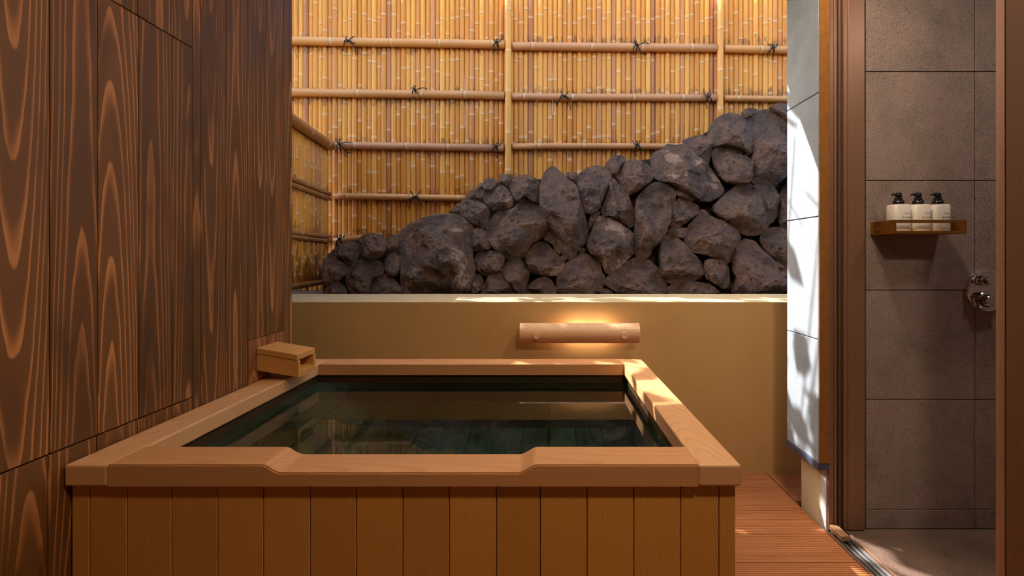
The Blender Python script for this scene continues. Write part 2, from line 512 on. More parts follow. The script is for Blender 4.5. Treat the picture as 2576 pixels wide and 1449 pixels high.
for i in range(len(joints_d) - 1):
    b, a = joints_d[i], joints_d[i+1]
    e = 0.0035 if i == 0 else 0
    cedar(a, b, -0.25, DZ0 - 0.002, wall_left)
    cedar(a, b, DZ1 + 0.004, ZEAVE, wall_left)
    cedar(a, b - e, DZ0 + 0.002, DZ1, door2, face=XWALL + 0.003)

# ---- deck
floor = box('floor', -1.05, 1.113, -1.8, YW, -0.3, -0.03, M['jointed'])
tag(floor, 'ribbed terracotta deck boards around the bathtub', 'floor', kind='structure')
def deck_board(y0, y1, x0, x1, parent):
    w = y1 - y0 - 0.004
    nr = 15
    prof = [(y0 + 0.002, -0.028), (y0 + 0.002, -0.0005)]
    p = (w - 0.006) / nr
    for k in range(nr):
        s = y0 + 0.005 + k * p
        prof += [(s + p*0.08, 0.0), (s + p*0.55, 0.0), (s + p*0.66, -0.0022), (s + p*0.94, -0.0022)]
    prof += [(y1 - 0.005, -0.0005), (y1 - 0.002, -0.0005), (y1 - 0.002, -0.028)]
    return prism('deck_board', prof, x0, x1, 'x', M['deck'], parent)
BW = 0.1675
y = YW
k = 0
while y > 0.2:
    deck_board(y - BW, y, -1.04, 1.112, floor)
    y -= BW; k += 1
fl2 = box('floor', 1.116, 2.3, 2.02, YW, -0.3, -0.03, M['jointed'])
tag(fl2, 'deck boards running on behind the white wing wall', 'floor', kind='structure')
deck_board(YW - BW, YW, 1.118, 2.3, fl2)
deck_board(YW - BW * 1.55, YW - BW, 1.118, 2.3, fl2)

# ---- right wing wall: beige base, white siding panels, flashing
wall_right = box('wall_right', 1.122, 1.235, 1.857, 1.998, -0.25, ZEAVE, M['beige'])
tag(wall_right, 'white wing wall with rough siding beside the shower door', 'wall', kind='structure')
XS0, XS1 = 1.078, 1.12
zj = [0.273, 0.760, 1.2456, 1.734, 2.222, ZEAVE]
for i in range(len(zj) - 1):
    box('siding_panel', XS0, XS1, 1.800, 2.033, zj[i] + 0.0015, zj[i+1] - 0.0015, M['siding'], wall_right, bev=0.002)
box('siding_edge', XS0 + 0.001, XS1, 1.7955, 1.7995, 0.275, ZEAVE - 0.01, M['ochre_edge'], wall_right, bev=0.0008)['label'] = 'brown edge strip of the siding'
box('siding_backing', XS0 + 0.008, XS1 + 0.0015, 1.806, 2.03, 0.28, ZEAVE - 0.01, M['jointed'], wall_right)
box('flashing', XS0 - 0.003, XS1, 1.797, 2.036, 0.247, 0.273, M['flashing'], wall_right, bev=0.001)

# ---- sliding door to the shower: jamb bars, track, leaf
door1 = empty('door_1', (1.16, 1.82, 0), 'bronze aluminium sliding door frame with floor track', 'door frame', kind='structure')
YJ = 1.815
def jx(p): return (p - VX) * YJ / F
def bar(p0, p1, yf, mat, name='jamb_bar', z0=0.0):
    return box(name, jx(p0), jx(p1), yf, 1.856, z0, ZEAVE - 0.1, M[mat], door1, bev=0.0008)
box('outer_flange', 1.1215, 1.127, 1.822, 1.8565, -0.02, ZEAVE - 0.1, M['steel_edge'], door1, bev=0.0006)
bar(2084, 2097, YJ, 'bronze'); bar(2097, 2100, YJ + 0.012, 'bronze_dark', 'jamb_groove')
bar(2100, 2107, YJ + 0.004, 'bronze'); bar(2107, 2114, YJ + 0.016, 'bronze_dark', 'jamb_groove')
bar(2114, 2116.3, YJ + 0.004, 'bronze'); bar(2116.3, 2125, YJ + 0.03, 'bronze_dark', 'jamb_groove')
bar(2125, 2135, YJ + 0.006, 'bronze'); bar(2135, 2176, YJ + 0.002, 'bronze')
bar(2176, 2178, YJ + 0.014, 'bronze_dark', 'sealant')
# floor track
box('track_bed', 1.114, 1.197, 0.35, 1.812, -0.05, -0.012, M['bronze_dark'], door1)
for i, (a, b, zt, mt) in enumerate([(1.114, 1.119, 0.004, 'bronze'), (1.124, 1.130, -0.002, 'track'), (1.1345, 1.1375, 0.0, 'track'),
                                (1.143, 1.148, -0.004, 'track'), (1.153, 1.156, 0.0, 'track'), (1.1605, 1.168, -0.003, 'track'),
                                (1.173, 1.176, 0.0, 'track'), (1.181, 1.186, -0.002, 'track'), (1.191, 1.197, 0.004, 'bronze')]):
    box('track_rail', a, b, 0.35, 1.812, -0.012, zt, M[mt], door1, bev=0.0006)
# near leaf and stile
box('door_stile', 1.150, 1.186, 1.142, 1.166, 0.0, ZEAVE - 0.1, M['bronze'], door1, bev=0.001)
box('door_leaf', 1.156, 1.180, 0.42, 1.142, 0.0, ZEAVE - 0.1, M['bronze_dark'], door1)
wall_pocket = box('wall_pocket', 1.128, 1.20, -1.8, 1.1175, -0.1, ZEAVE, M['pocket'])
tag(wall_pocket, 'brown panel at the right edge, nearest the viewer', 'wall panel', kind='structure')

# ---- shower room
YT = 1.83
floor_s = box('floor', 1.198, 2.5, 0.2, YT + 0.05, -0.25, -0.004, M['tile_floor'])
tag(floor_s, 'speckled granite shower floor beyond the door track', 'floor', kind='structure')
ws = box('wall_shower', jx(2176.5), 2.5, YT + 0.008, YT + 0.1, -0.1, ZEAVE, M['grout'])
tag(ws, 'granite tiled shower wall with thin grout lines', 'wall', kind='structure')
def tX(p): return (p - VX) * YT / F
def tZ(p): return H - (p - VY) * YT / F
xs = [tX(2178.5), tX(2453), tX(2453) + 0.4376, 2.5]
zs = [-0.003, tZ(1282), tZ(1005), tZ(730), tZ(454), tZ(180), tZ(-95), ZEAVE]
for i in range(len(xs) - 1):
    for j in range(len(zs) - 1):
        box('tile', xs[i] + 0.0014, xs[i+1] - 0.0014, YT, YT + 0.01, zs[j] + 0.0014, zs[j+1] - 0.0014, M['tile'], ws, bev=0.001)
w = box('wall_shower', 2.5, 2.6, 0.1, YT + 0.1, -0.1, ZEAVE, M['tile'])
tag(w, 'shower side wall out of sight on the right', 'wall', kind='structure')
w = box('wall_shower', 1.2, 2.6, 0.1, 0.2, -0.1, ZEAVE, M['tile'])
tag(w, 'shower wall out of sight beside the door pocket', 'wall', kind='structure')

# ================================================================== bathtub
XL, XR, TY0, TY1 = -1.0284, 0.4216, 0.9774, 1.989
ZT, ZB = 0.642, 0.5957
RW, RS = 0.097, 0.0925
tub = empty('bathtub', ((XL+XR)/2, (TY0+TY1)/2, 0), 'square hinoki wood bathtub full of water', 'bathtub')
for nm, a, b in (('left_rail', XL, XL + RS), ('right_rail', XR - RS, XR)):
    o = box('rim_rail', a, b, TY0, TY1, ZB, ZT, M['hinoki_y'], tub, bev=0.005, seg=3)
    o.data.polygons.foreach_set('use_smooth', [False] * len(o.data.polygons))
# front rail with its lowered middle
x0, x1 = XL + RS, XR - RS
sl, sr, dp = -0.5975, -0.016, 0.0172
prof = [(x0, ZB), (x0, ZT)]
def sstep(t): return t*t*(3-2*t)
prof.append((sl - 0.006, ZT))
for k in range(1, 11):
    t = k / 10
    prof.append((sl + 0.036 * t, ZT - dp * math.sin(t * math.pi / 2) ** 0.9))
for k in range(0, 11):
    t = k / 10
    prof.append((sr - 0.042 * (1 - t), ZT - dp * (1 - sstep(t))))
prof += [(x1, ZT), (x1, ZB)]
bm = bmesh.new()
A = [bm.verts.new((u, TY0 + 0.001, v)) for u, v in prof]; B = [bm.verts.new((u, TY0 + RW, v)) for u, v in prof]
bm.faces.new(A); bm.faces.new(B[::-1])
for i in range(len(prof)):
    j = (i + 1) % len(prof)
    bm.faces.new((A[i], A[j], B[j], B[i]))
bmesh.ops.recalc_face_normals(bm, faces=bm.faces[:])
es = [e for e in bm.edges if abs(e.verts[0].co.y - e.verts[1].co.y) < 1e-6 and min(e.verts[0].co.z, e.verts[1].co.z) > ZB + 0.02 and abs(e.verts[0].co.x - e.verts[1].co.x) > 1e-5]
bmesh.ops.bevel(bm, geom=es, offset=0.003, segments=2, affect='EDGES')
cx, cy, cz = (x0+x1)/2, TY0 + RW/2, (ZT+ZB)/2
for v in bm.verts: v.co -= Vector((cx, cy, cz))
obj('rim_rail', finish(bm, 'rim_rail_scooped', M['hinoki_x']), tub, (cx, cy, cz))['label'] = 'front rim rail with lowered middle'
box('rim_rail', x0, x1, TY1 - RW, TY1, ZB, ZT, M['hinoki_x'], tub, bev=0.003, seg=2)
# staves
YS = TY0 + 0.016
sp = [180, 225, 319, 431, 547, 662, 780, 896, 1013, 1130, 1248.6, 1359, 1477, 1594.5, 1712, 1809, 1850.6]
sx = [(p - VX) * YS / F for p in sp]
for i in range(len(sx) - 1):
    box('stave', sx[i] + 0.0008, sx[i+1] - 0.0008, YS, YS + 0.026, 0.004, ZB, M['hinoki_z'], tub, bev=0.0014)
n = 9
xr = sx[-1]
for side, xa, xb in ((1, xr - 0.026, xr), (-1, sx[0], sx[0] + 0.026)):
    ya, yb = YS + 0.027, TY1 - 0.016
    for i in range(n):
        a = ya + (yb - ya) * i / n; b = ya + (yb - ya) * (i + 1) / n
        box('stave', xa, xb, a + 0.0008, b - 0.0008, 0.004, ZB, M['hinoki_z'], tub, bev=0.0014)
for i in range(12):
    a = sx[0] + 0.027 + (sx[-1] - sx[0] - 0.054) * i / 12; b = sx[0] + 0.027 + (sx[-1] - sx[0] - 0.054) * (i + 1) / 12
    box('stave', a + 0.0008, b - 0.0008, TY1 - 0.042, TY1 - 0.016, 0.004, ZB, M['hinoki_z'], tub, bev=0.0014)
# lining
ix0, ix1, iy0, iy1 = XL + RS - 0.010, XR - RS + 0.010, TY0 + RW - 0.010, TY1 - RW + 0.010
zf = 0.06
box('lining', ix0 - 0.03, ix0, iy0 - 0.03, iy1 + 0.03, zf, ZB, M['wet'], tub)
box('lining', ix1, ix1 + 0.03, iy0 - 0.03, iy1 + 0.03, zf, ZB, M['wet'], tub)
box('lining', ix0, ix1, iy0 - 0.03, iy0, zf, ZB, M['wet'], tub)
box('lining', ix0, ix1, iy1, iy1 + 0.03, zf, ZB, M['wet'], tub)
nb = 12
for i in range(nb):
    a = ix0 + (ix1 - ix0) * i / nb; b = ix0 + (ix1 - ix0) * (i + 1) / nb
    box('floor_board', a + 0.001, b - 0.001, iy0, iy1, zf - 0.03, zf, M['tubfloor'], tub, bev=0.003)
ZWAT = 0.5631
wat = box('bath_water', ix0 + 0.0005, ix1 - 0.0005, iy0 + 0.0005, iy1 - 0.0005, zf + 0.001, ZWAT, M['water'])
tag(wat, 'still clear greenish water filling the wooden bathtub', 'water', kind='stuff')

# ================================================================== stone bank
CROPS = {'A': (1300, 400, 4.2625), 'B': (1640, 250, 2.957), 'D': (1100, 420, 4.459), 'E': (730, 280, 3.019), 'P': (0, 0, 1.0)}
STONES = '''
*E 825,940 860,900 900,870 1000,820 1090,785 1235,780 1300,815 1370,860 1390,900 1375,1060 1400,1180 1380,1330 1340,1390 870,1390 840,1290 838,1180 830,1060
E 530,960 600,925 690,930 732,990 728,1080 660,1125 570,1125 523,1060
E 325,1060 380,1010 450,985 510,1000 532,1090 475,1175 400,1150
E 262,1130 290,1080 340,1075 400,1140 455,1190 420,1240 350,1310 270,1335 252,1250
E 425,1230 480,1150 560,1122 680,1132 718,1190 700,1240 640,1260 610,1350 600,1390 470,1390 428,1320
E 620,1330 660,1250 720,1228 790,1270 845,1340 855,1390 605,1390
E 712,1150 740,1090 800,1068 838,1110 840,1200 800,1265 740,1235
E 735,970 760,940 810,935 828,980 824,1065 745,1065
E 258,1350 320,1310 370,1295 420,1330 432,1390 258,1390
D 325,370 350,280 440,232 515,238 525,290 508,345 420,375
D 500,200 540,135 600,118 662,145 668,205 605,270 540,280 512,240
D 440,200 500,168 525,230 455,242
D 690,150 700,78 760,92 830,83 868,105 822,155 800,215 760,212 700,185
D 805,225 850,130 930,95 1020,88 1110,128 1150,190 1160,280 1145,410 1080,395 1000,330 960,330 900,400 850,340
*D 515,310 620,280 700,212 760,218 812,280 855,370 848,430 780,485 660,505 590,455 530,395
D 245,480 260,400 330,368 430,373 565,440 590,520 565,600 522,700 470,665 380,625 330,575 260,545
D 165,505 240,395 258,440 248,535 180,530
D 540,700 560,640 620,570 700,498 760,500 840,482 900,420 960,330 1010,340 1060,405 1130,445 1185,530 1225,640 1228,720 1172,805 1080,843 1012,922 960,1012 890,1025 800,1060 738,965 640,915 588,832
D 390,870 408,705 450,682 532,708 562,800 604,870 592,925 500,935 398,950
D 420,1050 438,970 530,937 660,942 742,983 768,1030 742,1100 682,1175 560,1225 488,1205 438,1130
*D 380,1300 408,1208 470,1198 522,1260 502,1372 440,1415 355,1430
D 518,1330 570,1228 650,1182 722,1198 800,1300 875,1392 875,1435 488,1435
D 698,1160 760,1078 850,1028 920,1028 1002,1090 1044,1170 1024,1260 992,1370 972,1435 882,1435 800,1292 728,1200
*D 985,1010 1040,918 1120,838 1232,848 1292,930 1362,1000 1432,1090 1402,1155 1330,1214 1200,1210 1060,1204 1038,1130 986,1060
D 982,1400 1040,1308 1120,1248 1200,1222 1282,1268 1334,1370 1334,1435 980,1435
D 1188,800 1220,722 1282,728 1334,842 1272,853 1200,833
D 1288,900 1332,848 1394,962 1360,1004
A 250,300 290,178 350,98 400,92 462,148 540,228 622,278 672,400 724,560 754,700 758,850 702,935 642,955 654,1030 602,1080 530,1054 458,962 398,862 328,742 246,530
A 655,190 740,108 840,72 932,93 1004,150 1008,240 954,342 903,472 892,534 790,594 738,574 688,452 656,300
A 900,560 958,380 1000,300 962,300 1032,206 1092,278 1152,298 1213,440 1264,560 1274,650 1228,746 1120,685 1000,614 928,614
A 1066,180 1098,88 1190,16 1292,6 1402,58 1474,150 1442,232 1372,292 1222,390 1178,384 1118,272
A 936,80 1000,-14 1100,-34 1195,-2 1112,72 1062,165 1018,165
A 1262,580 1288,418 1400,298 1500,257 1622,277 1710,350 1698,450 1642,602 1592,762 1532,882 1462,962 1422,1055 1330,1045 1288,1055 1256,950
*A 746,960 778,830 838,648 900,607 992,617 1082,688 1203,757 1243,830 1259,1000 1182,1084 1092,1164 1042,1214 960,1225 907,1132 868,1053 788,1014
A 755,780 778,608 860,557 893,568 882,612 822,662 792,762
A 416,1440 436,1290 448,1198 540,1107 640,1068 690,992 802,1047 873,1078 903,1150 914,1300 910,1445
A 950,1290 1010,1228 1100,1177 1190,1097 1292,1052 1392,1067 1483,1148 1553,1218 1604,1340 1610,1440 1100,1440 956,1352
A 286,860 320,772 372,788 412,880 474,1022 440,1014 378,912
A 457,1040 510,1032 543,1082 500,1108
A 652,982 680,942 732,958 738,993 668,1004
*A 907,1208 948,1250 943,1360 908,1394
A 898,1390 960,1387 1042,1430 1000,1448 898,1448
A 516,150 600,137 663,160 643,243 588,233
*B -4,460 8,400 90,373 110,338 170,343 230,343 282,388 322,438 392,478 453,538 484,590 544,680 492,724 420,759 340,753 248,702 178,653 130,623 58,613 6,560
B 220,310 280,283 380,262 432,298 443,360 433,442 410,494 348,462 308,412 268,362
B 411,260 438,188 500,127 560,102 622,107 692,148 738,210 749,320 722,424 660,373 590,353 520,348 448,353 417,300
B 441,400 480,357 560,352 652,378 703,428 739,470 724,624 620,629 528,613 466,520
B 711,150 780,97 840,77 932,97 984,158 1010,230 1016,420 984,562 912,655 840,624 730,614 732,470 742,330 736,220
B 651,110 700,62 792,72 800,97 710,144
B 866,55 930,30 1030,35 1030,190 960,133 898,92
B 440,810 540,717 640,637 700,617 772,657 824,740 854,840 874,932 802,1004 698,1014 598,933 496,873
B 746,640 830,617 903,648 949,740 944,852 880,934 846,822 796,722
B 235,1050 268,938 328,878 360,817 402,828 442,877 562,927 644,998 644,1082 592,1193 560,1220 448,1174 318,1134 246,1093
B 125,962 178,737 270,752 355,800 332,853 260,914 208,954
B 100,985 160,951 270,957 242,1034 168,1034
B 40,1150 78,1038 130,996 202,1048 262,1107 343,1188 390,1290 332,1344 220,1359 128,1374 66,1292
B 381,1210 440,1181 522,1192 574,1258 579,1372 540,1415 458,1374 396,1322
B 605,1200 627,1088 680,1041 762,1057 813,1128 883,1198 1020,1290 1020,1445 580,1445 636,1340 596,1270
B 796,1040 838,967 920,946 1020,980 1020,1275 918,1193 848,1143
B 110,1400 180,1357 260,1347 352,1357 442,1377 515,1445 110,1445
B 178,680 230,657 313,708 334,753 270,757 188,722
B 945,720 1012,600 1040,600 1040,985 1012,990 946,952
P 1985,440 2040,400 2110,420 2130,560 2080,640 2000,620 1985,560
P 1985,280 2040,262 2110,280 2120,400 2060,410 1990,380
P 1990,640 2060,630 2120,660 2130,740 1990,740
'''
def YL(yp): return 2.96 + (740 - yp) / 468.0 * 0.72

rock_wall = empty('stone_bank', (0.3, 3.1, 0.80), 'bank of dark volcanic rocks below the bamboo fence', 'rock bank')

def chaikin(pts):
    out = []
    for i in range(len(pts)):
        a, b = pts[i], pts[(i+1) % len(pts)]
        out.append(a * 0.8 + b * 0.2); out.append(a * 0.2 + b * 0.8)
    return out

def resample(pts, n):
    L = [(pts[(i+1) % len(pts)] - pts[i]).length for i in range(len(pts))]
    T = sum(L); out = []; i = 0; acc = 0
    for k in range(n):
        d = T * k / n
        while acc + L[i] < d: acc += L[i]; i += 1
        out.append(pts[i].lerp(pts[(i+1) % len(pts)], (d - acc) / max(L[i], 1e-9)))
    return out

def make_stone(pts, mat, seed):
    rng = random.Random(seed)
    pts = [Vector((x, y)) for x, y in pts]
    area = abs(sum(pts[i].x * pts[(i+1) % len(pts)].y - pts[(i+1) % len(pts)].x * pts[i].y for i in range(len(pts)))) / 2
    big = area > 2500
    n = 64 if big else 30
    pts = resample(chaikin(pts), n)
    c = Vector((sum(p.x for p in pts) / n, sum(p.y for p in pts) / n))
    Yc = YL(c.y)
    size = math.sqrt(area) * Yc / F
    T = size * rng.uniform(0.42, 0.52)
    nr = 20 if big else 9
    planes = []
    for k in range(11 if big else 6):
        a = rng.uniform(0, 2*math.pi); t = rng.uniform(0.35, 1.1)
        planes.append((Vector((math.cos(a)*math.sin(t), -math.cos(t), math.sin(a)*math.sin(t))), rng.uniform(0.52, 0.80)))
    planes.append((Vector((rng.uniform(-.25, .25), -1, rng.uniform(-.1, .45))).normalized(), rng.uniform(0.66, 0.8)))
    bm = bmesh.new()
    sd = Vector((rng.uniform(-50, 50), rng.uniform(-50, 50), rng.uniform(-50, 50)))
    def P(p, s, d, amp):
        q = c + (p - c) * s
        Y = YL(q.y)
        w = px(q.x, q.y, Y)
        nx = (q.x - c.x) / math.sqrt(area) * 1.5; nz = -(q.y - c.y) / math.sqrt(area) * 1.5
        u = Vector((nx, -d, nz))
        for pn, ph in planes:
            e = u.dot(pn) - ph
            if e > 0 and d > 0: u -= pn * e
        dd = -u.y
        if d > 0: dd = max(dd, 0.45 * d)
        sc = math.sqrt(area) / 1.5 * Y / F
        w.x += (u.x - nx) * sc; w.z += (u.z - nz) * sc
        w.y -= dd * T
        nz1 = mnoise.fractal(w * (2.2 / max(size, 0.05)) + sd, 1.0, 2.0, 4)
        nz2 = mnoise.ridged_multi_fractal(w * (1.4 / max(size, 0.05)) + sd, 0.9, 2.0, 4, 1.0, 2.0) - 1.0
        nz3 = mnoise.fractal(w * (9.0 / max(size, 0.08)) + sd, 0.9, 2.0, 4)
        w.y -= (nz1 * 0.075 + nz2 * 0.045 + nz3 * 0.03) * size * amp
        w.x += mnoise.fractal(w * 9 + sd, 1.0, 2.0, 3) * size * 0.02
        w.z += mnoise.fractal(w * 9 - sd, 1.0, 2.0, 3) * size * 0.02
        return w
    rings = []
    back = [bm.verts.new(P(p, 0.8, -0.7, 0.2)) for p in pts]
    rings.append(back)
    for k in range(nr):
        th = k / nr * math.pi / 2
        s = max(math.cos(th), 0) ** 0.62
        d = math.sin(th) ** 0.85
        rings.append([bm.verts.new(P(p, s, d, min(1.0, d * 1.6))) for p in pts])
    for i in range(len(rings) - 1):
        for k in range(n):
            bm.faces.new((rings[i][k], rings[i][(k+1) % n], rings[i+1][(k+1) % n], rings[i+1][k]))
    cv = bm.verts.new(P(c, 0, 1.0, 1.0))
    for k in range(n): bm.faces.new((rings[-1][k], rings[-1][(k+1) % n], cv))
    bm.faces.new(back[::-1])
    o = px(c.x, c.y, Yc)
    for v in bm.verts: v.co -= o
    me = finish(bm, 'stone', mat, True)
    me.set_sharp_from_angle(angle=math.radians(24))
    obj('stone', me, rock_wall, o)

for si, line in enumerate(l for l in STONES.strip().splitlines()):
    lic = line.startswith('*')
    parts = line.lstrip('*').split()
    ox, oy, sc = CROPS[parts[0]]
    pts = [(ox + float(a) / sc, oy + float(b) / sc) for a, b in (q.split(',') for q in parts[1:])]
    cc = (sum(p[0] for p in pts) / len(pts), sum(p[1] for p in pts) / len(pts))
    pts = [(cc[0] + (p[0] - cc[0]) * 1.035, cc[1] + (p[1] - cc[1]) * 1.035) for p in pts]
    make_stone(pts, M['rock_lichen'] if lic else M['rock'], si + 3)

# earth core behind the stones
sil = [(812, 748), (812, 655), (850, 615), (900, 605), (1000, 600), (1015, 580), (1110, 550), (1165, 505), (1225, 465), (1290, 452),
       (1370, 450), (1450, 442), (1545, 410), (1640, 400), (1705, 380), (1795, 320), (1872, 295), (1990, 280), (2140, 275), (2140, 748)]
bm = bmesh.new()
A = [bm.verts.new(px(x, y, YL(y) + 0.13)) for x, y in sil]
B = [bm.verts.new(Vector((v.co.x, YF - 0.115, v.co.z))) for v in A]
for i in range(len(sil)):
    j = (i + 1) % len(sil)
    bm.faces.new((A[i], A[j], B[j], B[i]))
bmesh.ops.triangulate(bm, faces=[bm.faces.new(A)]); bm.faces.new(B[::-1])
oc = Vector((0.5, 3.4, 1.2))
for v in bm.verts: v.co -= oc
obj('earth_core', finish(bm, 'earth_core', M['soil']), rock_wall, oc)

# ================================================================== bamboo fences
RAILZ = [H + (VY - yy) * (YF - 0.05) / F for yy in (110, 241, 369, 497, 602)]
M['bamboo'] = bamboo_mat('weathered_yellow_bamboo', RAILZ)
M['bamboo_side'] = bamboo_mat('shaded_golden_bamboo', [2.01, 1.587, 1.236])  # same bamboo colours, stained at the side rail heights
M['bamboo_rail'] = bamboo_mat('horizontal_bamboo_pole', [], stain=False, grey=0.45, along='x')
M['bamboo_post'] = bamboo_mat('upright_bamboo_post', [], stain=False, grey=0.1)
M['bamboo_sidepole'] = bamboo_mat('brown_weathered_pole', [], stain=False, grey=0.85, along='y', greycol=C(150, 100, 64))

def bamboo_mesh(name, length, r, mat, seed, sides=10, axis='z', spacing=(0.26, 0.42), bow=0.003, z0=0.0):
    rng = random.Random(seed)
    bm = bmesh.new()
    zs = [(0.0, 1.0, 0, 0)]
    z = rng.uniform(0.05, 0.3)
    while z < length - 0.03:
        zs += [(z - 0.012, 1.0, 0, 0), (z - 0.003, 1.09, 0.2, 0), (z, 1.02, 1, 0), (z + 0.003, 1.07, 0.5, 0.6), (z + 0.010, 1.0, 0, 1), (z + 0.03, 0.985, 0, 0)]
        z += rng.uniform(*spacing)
    zs.append((length, 1.0, 0, 0))
    ph = rng.uniform(0, 6)
    rings = []; nd = []; bl = []
    for z, k, a, b in zs:
        z += z0
        ox = math.sin(z * 2.1 + ph) * bow; oy = math.cos(z * 1.7 + ph) * bow * 0.5
        ring = []
        for s in range(sides):
            t = 2 * math.pi * s / sides
            u, v = ox + r * k * math.cos(t), oy + r * k * math.sin(t)
            p = {'z': (u, v, z), 'x': (z, v, u), 'y': (v, z, u)}[axis]
            ring.append(bm.verts.new(p)); nd.append(a); bl.append(b)
        rings.append(ring)
    for i in range(len(rings) - 1):
        for s in range(sides):
            bm.faces.new((rings[i][s], rings[i][(s+1) % sides], rings[i+1][(s+1) % sides], rings[i+1][s]))
    bm.faces.new(rings[0]); bm.faces.new(rings[-1][::-1])
    me = finish(bm, name, mat, True)
    for nm, dat in (('node', nd), ('bloom', bl)):
        at = me.attributes.new(nm, 'FLOAT', 'POINT'); at.data.foreach_set('value', dat)
    return me

fence = empty('bamboo_fence', (0, YF, 0.78), 'tall yellow bamboo fence rising behind the rocks', 'fence')
FTOP = 3.30
PITCH = 12.5 * YF / F
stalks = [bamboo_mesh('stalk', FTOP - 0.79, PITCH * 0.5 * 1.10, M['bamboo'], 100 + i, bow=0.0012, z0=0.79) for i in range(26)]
x = -3.20; i = 0
rng = random.Random(5)
while x < 2.5:
    wf = rng.uniform(0.96, 1.03)
    if i in (75, 79): wf = 0.86
    o = obj('stalk', stalks[(i * 7 + rng.randrange(3)) % 26], fence, (x, YF + (0.006 if i % 2 else -0.002) + rng.uniform(-0.003, 0.003), 0.0))
    o.scale = (wf, wf, 1)
    o.rotation_euler = (0, rng.uniform(-0.0003, 0.0003), rng.uniform(0, 6.28))
    x += PITCH * 0.982; i += 1
YR = YF - PITCH * 0.5 - 0.030
def rail(xa, ya, xb, yb, thick, seed):
    a, b = px(xa, ya, YR), px(xb, yb, YR)
    me = bamboo_mesh('rail', (b - a).length, thick * YR / F / 2, M['bamboo_rail'], seed, sides=12, axis='x', spacing=(0.3, 0.55), bow=0.003)
    o = obj('rail', me, fence, a)
    o.rotation_euler = (0, -math.atan2(b.z - a.z, b.x - a.x), 0)
rails = [(450, 96, 1270, 113, 20.5), (1291, 115, 1803, 122, 20), (1822, 123, 2090, 127, 18.5),
         (450, 226, 1269, 241, 20.5), (1290, 242, 1803, 247, 17.5), (1822, 248, 2090, 252, 15),
         (844, 366, 1267, 372, 18.5), (1290, 368, 1760, 369, 16), (842, 494, 1170, 498, 16), (840, 605, 960, 592, 15)]
for i, rr in enumerate(rails): rail(*rr, 300 + i)
for i, (xp, yb, wd) in enumerate(((1278, 470, 16.5), (1812, 330, 16))):
    b = px(xp, yb, YR - 0.01)
    me = bamboo_mesh('post', FTOP - b.z, wd * YR / F / 2, M['bamboo_post'], 400 + i, sides=14, spacing=(0.3, 0.36), bow=0.002)
    obj('post', me, fence, b)

# rope ties
TIES = {
 'a': (580, 560, 20.7, [[(580,560),(500,420),(460,340),(510,290),(570,310),(578,420),(585,560)], [(560,540),(500,500),(440,470),(380,485)],
       [(600,580),(700,545),(850,490),(1000,465),(1200,505)], [(520,540),(470,600),(430,720),(410,850),(450,1060)],
       [(600,600),(585,700),(560,820),(520,980)], [(620,600),(700,720),(800,860),(900,960),(1120,990)]]),
 'b': (680, 580, 18.1, [[(690,560),(600,545),(535,580),(540,630),(600,640),(690,600)], [(555,310),(560,400),(600,480),(690,560)],
       [(940,310),(880,330),(820,440),(740,570)], [(560,640),(490,720),(430,830),(385,990)],
       [(700,570),(800,660),(900,760),(950,880),(1000,1160)], [(720,570),(820,610),(900,680),(1000,695)]]),
 'c': (630, 650, 20.7, [[(610,640),(590,540),(590,470),(630,435),(675,480),(660,640)], [(445,410),(480,470),(500,550),(590,640)],
       [(835,430),(830,480),(770,600),(650,660)], [(600,650),(520,690),(450,790),(400,900),(370,1090)],
       [(560,670),(460,770),(480,860)], [(650,670),(705,800),(710,900),(690,1040),(615,1195)], [(630,670),(650,760),(665,850)]]),
}
tie_me = {}
for kx, (cx, cy, sc, paths) in TIES.items():
    bm = bmesh.new()
    for pth in paths:
        q = []
        for (u, v) in pth:
            X = (u - cx) / sc * YR / F; Z = -(v - cy) / sc * YR / F
            R = 10 * YR / F + 0.006
            dep = -math.sqrt(max(R * R - Z * Z, 0)) if abs(Z) < R else 0.0
            dep = min(dep, -0.012)
            q.append((X, dep - 0.003, Z))
        tube(bm, smooth_path(q, 4), 0.0036, 6)
    bmesh.ops.create_icosphere(bm, subdivisions=2, radius=0.011, matrix=__import__('mathutils').Matrix.Translation((0, -10 * YR / F - 0.008, 0)))
    tie_me[kx] = finish(bm, 'rope_tie', M['rope'], True)
for kx, x, y, fl in (('b', 880, 108, 1), ('c', 1251, 112, 1), ('a', 1047, 230, 1), ('a', 859, 365, 1), ('c', 1250, 372, 1), ('a', 1600, 118, 1),
                     ('b', 1418, 246, 1), ('c', 1778, 248, -1), ('c', 1940, 125, 1), ('c', 1600, 367, -1), ('b', 1048, 497, -1), ('c', 860, 602, 1)):
    o = obj('rope_tie', tie_me[kx], fence, px(x, y, YR))
    o.scale = (fl, 1, 1)

